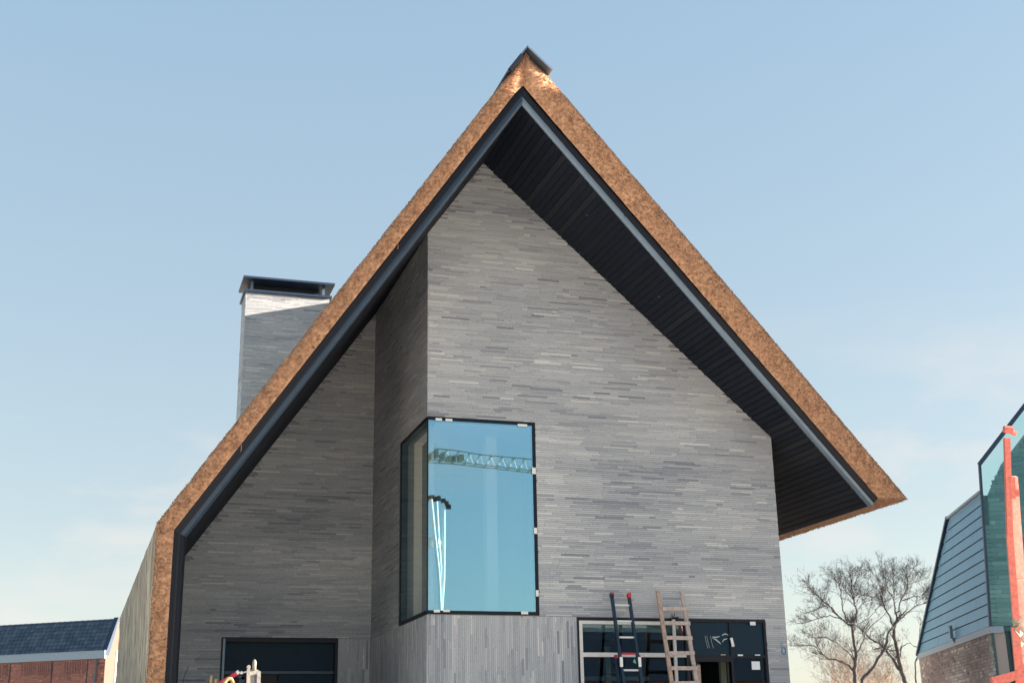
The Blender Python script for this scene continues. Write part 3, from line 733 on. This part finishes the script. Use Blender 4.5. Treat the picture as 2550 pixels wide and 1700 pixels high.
q = MB(); q.beam((.20, -.01, 7.62), (GW/2, -.01, apex+.05), .09, .10, up=(0, 1, 0)); q.beam((GW/2, -.01, apex+.05), (GW-.2, -.01, 7.62), .09, .10, up=(0, 1, 0)); q.beam((0, -.01, 4.1), (.21, -.01, 7.64), .05, .09, up=(0, 1, 0)); q.build('gable_trim', M['cap'], nb)
q = MB(); q.prism([(.0, .0, 0), (.06, .0, 0), (.06, .0, 4.1), (.0, .0, 4.1)], (0, .3, 0)); q.box((.40, .0, 0), (.46, .1, 4.0)); q.box((.06, .02, 3.98), (3.5, .12, 4.08)); q.build('door_frame', mat('teal_frame', (.02, .09, .10), .4), nb)
bx('door_glass', (.06, .06, 0), (3.5, .07, 3.98), mat('dark_teal', (.006, .045, .05), .2), nb)
q = MB(); q.box((.35, .5, 0), (GW-.1, 8.0, 4.05)); q.build('rear_volume', M['mortar'], nb)

# ------------------------------------------------------------------ red brick house far left
HO = (.596, 64.348, 0)
rb = thing('brick_house', 'distant red brick house with dark tiled roof and pink sunlit gable end', 'house', HO, -math.radians(36.4))
WD = 14.0
q = MB(); q.box((-WD, .02, 0), (-.01, 7.0, 6.3)); q.build('wall', M['rmortar'], rb)
brickmesh('brick_field', fill(-9, 0, 4.2, 6.24, lambda u, z: True, course=.075, lens=(.16, .24), gap=.010, seed=71), lambda u, z, p: (u, -p, z), .0, .02, M['rbrick'], rb, kind='stuff')
q = MB()
for x in (-.90, -2.84, -5.21, -7.5): q = MB(); q.box((x-.06, -.015, 3), (x, -.012, 6.2)); q.build('wall_joint', M['slateline'], rb)
q = MB()
for x0, x1 in ((-2.2, -1.0), (-4.6, -2.95), (-6.7, -5.35)):
    k = x0
    while k < x1:
        q.box((k, -.028, 5.62+random.uniform(-.03, .03)), (k+.05, -.012, 6.16)); k += random.uniform(.09, .16)
q.build('upright_brick_course', M['rmortar'], rb, kind='stuff')
q = MB(); q.prism([(.0, .0, 0), (.0, 7.0, 0), (.0, 7.0, 6.45), (.0, 6.2, 7.9), (.0, .68, 8.0), (.0, 0, 6.5)], (-.3, 0, 0)); gx = q.build('gable_wall', M['pink'], rb, None, False); gx.location.x = .02
bx('gable_window', (.021, .75, 3.5), (.06, 1.6, 6.65), M['white'], rb)
q = MB(); q.box((-WD, -.12, 6.24), (.04, 0.0, 6.58)); q.box((-WD, -.14, 6.56), (.04, .02, 6.60)); q.build('eaves_fascia', M['fascia'], rb)
q = MB(); q.prism([(-WD, .0, 6.58), (-WD, .66, 8.0), (-WD, 6.3, 7.9), (-WD, 7.0, 6.5)], (WD-.15, 0, 0)); rf = q.build('roof', M['tile'], rb)
q = MB(); d = Vector((0, .66, 1.42)); L_ = d.length; d.normalize(); nrm = Vector((0, -d.z, d.y))
tr = 8; tl_ = L_/tr; wx = .24
for i in range(tr):
    x = -.16
    while x > -9.5:
        p0 = Vector((0, .0, 6.58))+d*(i*tl_); p1 = p0+d*(tl_*1.05)
        a = p0+nrm*.045; b = p1+nrm*.015
        xs_ = [x, x-wx*.25, x-wx*.5, x-wx*.98]; hs = [.0, .03, .012, .0]
        vs = [(xx, a.y+nrm.y*h, a.z+nrm.z*h) for xx, h in zip(xs_, hs)]+[(xx, b.y+nrm.y*h, b.z+nrm.z*h) for xx, h in zip(xs_, hs)]+[(xs_[0], a.y+.04, a.z-.03), (xs_[3], a.y+.04, a.z-.03)]
        q.add(vs, [(0, 1, 5, 4), (1, 2, 6, 5), (2, 3, 7, 6), (0, 8, 9, 3, 2, 1)], random.random()); x -= wx
o = q.build('roof_tiles', M['tile'], rf, kind='stuff')
q = MB(); x = -.1
while x > -9.5:
    q.tube([(x, .70, 8.02), (x-.30, .70, 8.02)], [.075, .09], 8); x -= .32
q.build('ridge_tiles', M['cap'], rf, kind='stuff')
q = MB(); q.prism([(-.18, -.10, 6.40), (-.18, .70, 8.16), (-.18, .82, 8.16), (-.18, .2, 6.40)], (.24, 0, 0)); q.build('verge_trim', M['cap'], rb)
q = MB(); q.tube([(-.42, -.09, 6.24), (-.42, -.09, 0)], .045, 8); q.build('downpipe', M['zinc'], rb)

# ------------------------------------------------------------------ trees
def Z5(x, y): return (1980+x/4.9, 1380+y/4.9)
def grow(mb, p, d, ln, r, lvl, rg, n=6):
    """one twig and the twigs that leave it"""
    pts = [p.copy()]; rad = [r]; k = 3 if lvl < 2 else 2
    for i in range(k):
        d = (d+Vector((rg.gauss(0, .13), rg.gauss(0, .13), rg.gauss(.04, .09)))).normalized(); p = p+d*ln/k; pts.append(p.copy()); rad.append(r*(1-(i+1)/(k)*.55))
    mb.tube(pts, rad, 4 if lvl < 2 else 3, cap=False)
    if lvl >= 4: return
    for i in range(rg.choice((3, 3, 4)) if lvl < 3 else rg.choice((2, 3, 3))):
        j = rg.randint(1, k); dd = (d+Vector((rg.gauss(0, .62), rg.gauss(0, .6), rg.gauss(.12, .45)))).normalized()
        grow(mb, pts[j], dd, ln*rg.uniform(.5, .78), max(.0042, rad[j]*.56), lvl+1, rg)
def tree(label, limbs, D, seed, twigs, material=M['bark'], group=None, name='bare_tree'):
    rg = random.Random(seed); base = at(*Z5(*limbs[0][0][0]), D=D); root = thing(name, label, 'tree', (base.x, base.y, 0), 0, group)
    off = (base.x, base.y, 0); tr_ = MB(); cr_ = MB()
    for i, (pts, r0, r1) in enumerate(limbs):
        dd = D+rg.uniform(-1.2, 1.2) if i else D
        w = [at(*Z5(*pt), D=D+(dd-D)*(j/(len(pts)-1))) for j, pt in enumerate(pts)]
        # finer, slightly wandering path
        fine = []
        for j in range(len(w)-1):
            for s in range(3): fine.append(w[j].lerp(w[j+1], s/3)+(Vector((rg.gauss(0, .02), rg.gauss(0, .02), rg.gauss(0, .02))) if s else Vector()))
        fine.append(w[-1])
        if i == 0: fine = [Vector((base.x, base.y, -.1)), Vector((base.x, base.y, base.z*.5))]+fine
        n = len(fine); rad = [.85*(r0+(r1-r0)*j/(n-1)) for j in range(n)]
        (tr_ if i == 0 else cr_).tube(fine, rad, 7)
        ns = int(1.5*twigs*(n/12)*(.35 if i == 0 else 1))
        for s in range(ns):
            j = min(n-1, int(n*(.35+.65*rg.random()**.8))); 
            if fine[j].z < 4.6 and i == 0: continue
            t_ = (fine[j]-fine[j-1]).normalized()
            d = (t_*.7+Vector((rg.gauss(0, .6), rg.gauss(0, .5), rg.gauss(.3, .4)))).normalized()
            grow(cr_, fine[j], d, rg.uniform(.30, .62), max(.009, rad[j]*.42), 1, rg)
        grow(cr_, fine[-1], (fine[-1]-fine[-2]).normalized(), .42, r1, 1, rg); grow(cr_, fine[-1], (fine[-1]-fine[-2]).normalized(), .36, r1, 1, rg)
    tr_.build('trunk', material, root, off, smooth=True); cr_.build('crown', material, root, off)
    return root, off
A = [([(742, 1600), (720, 1400), (745, 1250), (740, 1150), (710, 1000), (700, 880)], .12, .065),
     ([(700, 880), (745, 750), (755, 680), (720, 560), (690, 480), (690, 350)], .06, .022),
     ([(700, 880), (600, 810), (480, 710), (390, 600), (250, 490), (170, 400)], .05, .016),
     ([(560, 790), (450, 640), (340, 620), (200, 690)], .035, .014),
     ([(640, 830), (580, 680), (575, 560), (560, 430), (500, 320)], .04, .014),
     ([(735, 1440), (600, 1320), (500, 1280), (420, 1275), (320, 1200), (230, 1115), (90, 1110)], .055, .015),
     ([(725, 1300), (640, 1180), (500, 1070), (370, 1010), (220, 1010)], .04, .014),
     ([(560, 780), (430, 740), (280, 780), (120, 830)], .03, .012),
     ([(720, 560), (620, 450), (560, 330)], .03, .012), ([(755, 680), (830, 600), (960, 520)], .03, .012), ([(690, 470), (740, 340), (780, 220)], .022, .01)]
tree('bare tree with upright forked crown nearest the thatched house', A, 55, 3, 10)
B = [([(1365, 1600), (1300, 1425), (1260, 1220), (1225, 1050), (1205, 900), (1240, 810)], .13, .07),
     ([(1300, 1430), (1250, 1380), (1170, 1240), (1090, 1150), (1040, 1090), (930, 1030), (860, 960), (720, 850)], .08, .025),
     ([(1240, 810), (1235, 740), (1210, 600), (1210, 460), (1195, 270)], .05, .015),
     ([(1240, 820), (1320, 760), (1450, 640), (1560, 600)], .04, .014),
     ([(1235, 740), (1270, 640), (1310, 520), (1370, 420), (1370, 300), (1430, 200)], .045, .014),
     ([(1205, 900), (1165, 760), (1110, 680), (1060, 560), (1070, 470), (1040, 370), (950, 230)], .05, .014),
     ([(1060, 550), (960, 520), (860, 500), (760, 470)], .03, .012), ([(1310, 560), (1420, 520), (1540, 500)], .03, .011), ([(1210, 560), (1130, 420), (1080, 220)], .028, .01),
     ([(1370, 350), (1460, 340), (1530, 300)], .022, .01)]
tree('bare tree with leaning forked trunk and broad round crown by the slate house', B, 54, 9, 11)
C = [([(805, 1600), (840, 1490), (960, 1370), (1040, 1230), (1090, 1160), (1110, 1080), (1140, 950), (1200, 880)], .10, .04),
     ([(760, 1190), (830, 1060), (860, 960), (930, 870), (1100, 720)], .04, .013),
     ([(800, 840), (930, 740), (1030, 620)], .025, .01), ([(905, 860), (890, 790), (900, 700)], .02, .01)]
tree('slender bare tree slanting right between the two larger bare trees', C, 53, 14, 4)
Dd = [([(1485, 1600), (1465, 1320), (1510, 1200), (1520, 950)], .05, .014), ([(1290, 1250), (1300, 1130), (1370, 1080), (1480, 1120)], .03, .01)]
tree('thin bare sapling close against the slate house wall', Dd, 50, 17, 2)
for i, (x, D) in enumerate(((470, 60), (620, 58), (860, 61), (1000, 59), (1150, 62))):
    rg = random.Random(40+i); b0 = at(*Z5(x, 1640), D=D)
    root = thing('bare_shrub', ['brown twiggy shrub low beside the thatched house', 'tallest brown twiggy shrub behind the forked tree trunk', 'brown twiggy shrub between the slanting trunks', 'sparse brown shrub under the slanting limb', 'small brown shrub near the leaning trunk'][i], 'shrub', (b0.x, b0.y, 0), 0, 'brown shrubs behind the bare trees')
    mb = MB(); off = (b0.x, b0.y, 0); tm = MB()
    tm.tube([(b0.x, b0.y, -.1), (b0.x, b0.y, 1.4), (b0.x+.1, b0.y, b0.z-.3)], [.09, .07, .05], 6); tm.build('trunk', M['bark2'], root, off)
    for k in range(16 if i != 1 else 24):
        d = Vector((rg.gauss(0, .42), rg.gauss(0, .4), 1)).normalized(); grow(mb, Vector((b0.x+.1, b0.y, b0.z-.35)), d, rg.uniform(.8, 1.5) if i != 1 else rg.uniform(1.1, 1.9), .015, 1, rg)
    mb.build('crown', M['bark2'], root, off)

# ------------------------------------------------------------------ across the street, seen in the glass
def mir(u, v, Yv): p = at(u, v, Y=Yv); return Vector((p.x, 2*YM-p.y, p.z))
w_ = lambda x, y: (950+x/2.24, 1000+y/2.24)
p0 = mir(*w_(262, 332), 90); p1 = mir(*w_(840, 372), 90); dr = (p1-p0); dr.z = -.04*dr.length; dr.normalize()
end = p0+dr*26
cr = thing('tower_crane', 'yellow lattice tower crane reflected in the corner window', 'crane', (end.x, end.y, 0))
off = (end.x, end.y, 0); yl = mat('crane_paint', (.34, .33, .24), .6)
q = MB(); hh = .95; side = Vector((0, 1, 0)); up = Vector((0, 0, 1)); n = 30; seg = 26/n
for i in range(n):
    a = p0+dr*(i*seg); b = p0+dr*((i+1)*seg); mid = (a+b)/2+up*hh
    for sg in (-.4, .4):
        q.beam(a+side*sg, b+side*sg, .065); q.beam(a+side*sg, mid, .035); q.beam(mid, b+side*sg, .035)
    q.beam(a-side*.4, a+side*.4, .05)
    if i: q.beam(mid-dr*seg, mid, .07)
q.build('jib', yl, cr, off)
q = MB(); n = 24
for i in range(n):
    z = i*(end.z+3)/n; z2 = (i+1)*(end.z+3)/n
    for sx_, sy_ in ((-.6, -.6), (.6, -.6), (.6, .6), (-.6, .6)): q.beam((end.x+sx_, end.y+sy_, z), (end.x+sx_, end.y+sy_, z2), .12)
    q.beam((end.x-.6, end.y+.6, z), (end.x+.6, end.y+.6, z2), .07); q.beam((end.x-.6, end.y-.6, z2), (end.x+.6, end.y-.6, z), .07)
q.build('mast', yl, cr, off)
c = p0+dr*.6; rg = random.Random(8)
for i in range(7):
    q = MB(); x = c.x-1.0+i*.42; z = c.z+rg.uniform(.0, .25); w = rg.uniform(.16, .34); q.box((x, c.y-.4, z), (x+w, c.y+.4, z+rg.uniform(.3, .75))); q.build('counterweight', M['khaki'], cr, off)

pb = mir(*w_(338, 1230), 62); fl = thing('lamp_mast', 'three white poles with dark lamp heads reflected in the corner window', 'mast', (pb.x, pb.y, 0)); off = (pb.x, pb.y, 0)
q = MB()
for (x, y, yv) in ((278, 545, 60.9), (306, 540, 63.2), (347, 560, 62)):
    t_ = mir(*w_(x, y), yv); q = MB(); q.tube([(pb.x, pb.y, 0), pb, t_], [.09, .085, .08], 12); q.build('pole', M['polewhite'], fl, off)
q = MB()
for (x, y) in ((268, 540), (285, 535), (300, 545), (318, 540), (345, 555), (360, 570), (372, 590)):
    t_ = mir(*w_(x, y), 62); s = .10; q = MB(); q.box((t_.x-s, t_.y-s, t_.z-s*1.2), (t_.x+s, t_.y+s, t_.z+s*1.2)); q.build('lamp_head', M['rubber'], fl, off)
q = MB(); t_ = mir(*w_(288, 785), 62); q.tube([t_+Vector((-.33, .1, 0)), t_+Vector((-.2, .1, 0)), t_+Vector((.2, .1, 0)), t_+Vector((.33, .1, 0))], [.12, .22, .22, .1], 10); q.build('white_box_lamp', M['white'], fl, off)

def plain_house(x0, x1, y0, y1, ze, zr, label, along='x', bm_=M['rbrick'], front=1):
    o = ((x0+x1)/2, (y0+y1)/2, 0); h = thing('offscreen_house', label, 'house', o)
    bx('wall', (x0, y0, 0), (x1, y1, ze), bm_, h, o)
    q = MB()
    if along == 'x': ym = (y0+y1)/2; q.prism([(x0-.2, y0-.3, ze+.003), (x0-.2, y1+.3, ze+.003), (x0-.2, ym, zr)], (x1-x0+.4, 0, 0))
    else: xm_ = (x0+x1)/2; q.prism([(x0-.3, y0-.2, ze+.003), (x1+.3, y0-.2, ze+.003), (xm_, y0-.2, zr)], (0, y1-y0+.4, 0))
    q.build('roof', M['tile'], h, o)
    if along == 'x':
        x = x0+1
        while x+1.2 < x1:
            for z in (1.0, 3.7): 
                w = bx('window', (x, y1+.002, z), (x+1.2, y1+.05, z+1.5), M['white'], h, o); bx('pane', (x+.08, y1+.051, z+.08), (x+1.12, y1+.06, z+1.42), M['dpanel'], w, o)
            x += 2.4
    else:
        y = y0+1
        while y+1.2 < y1:
            for z in (1.0, 3.7, 6.4):
                if z+1.5 < ze: w = bx('window', (x0-.05, y, z), (x0-.002, y+1.2, z+1.5), M['white'], h, o); bx('pane', (x0-.06, y+.08, z+.08), (x0-.051, y+1.12, z+1.42), M['dpanel'], w, o)
            y += 2.4
    return h
plain_house(12, 40, -32, -23, 5.6, 9.0, 'long red brick terrace across the street, reflected in the ground floor glass')
plain_house(32, 42, 14.6, 24.2, 19.9, 21.0, 'tall brick block added out of view beyond the slate house to shade the thatched house', along='y', bm_=M['nbrick'])  # unseen block, added and sized to keep low sun off facade and verge
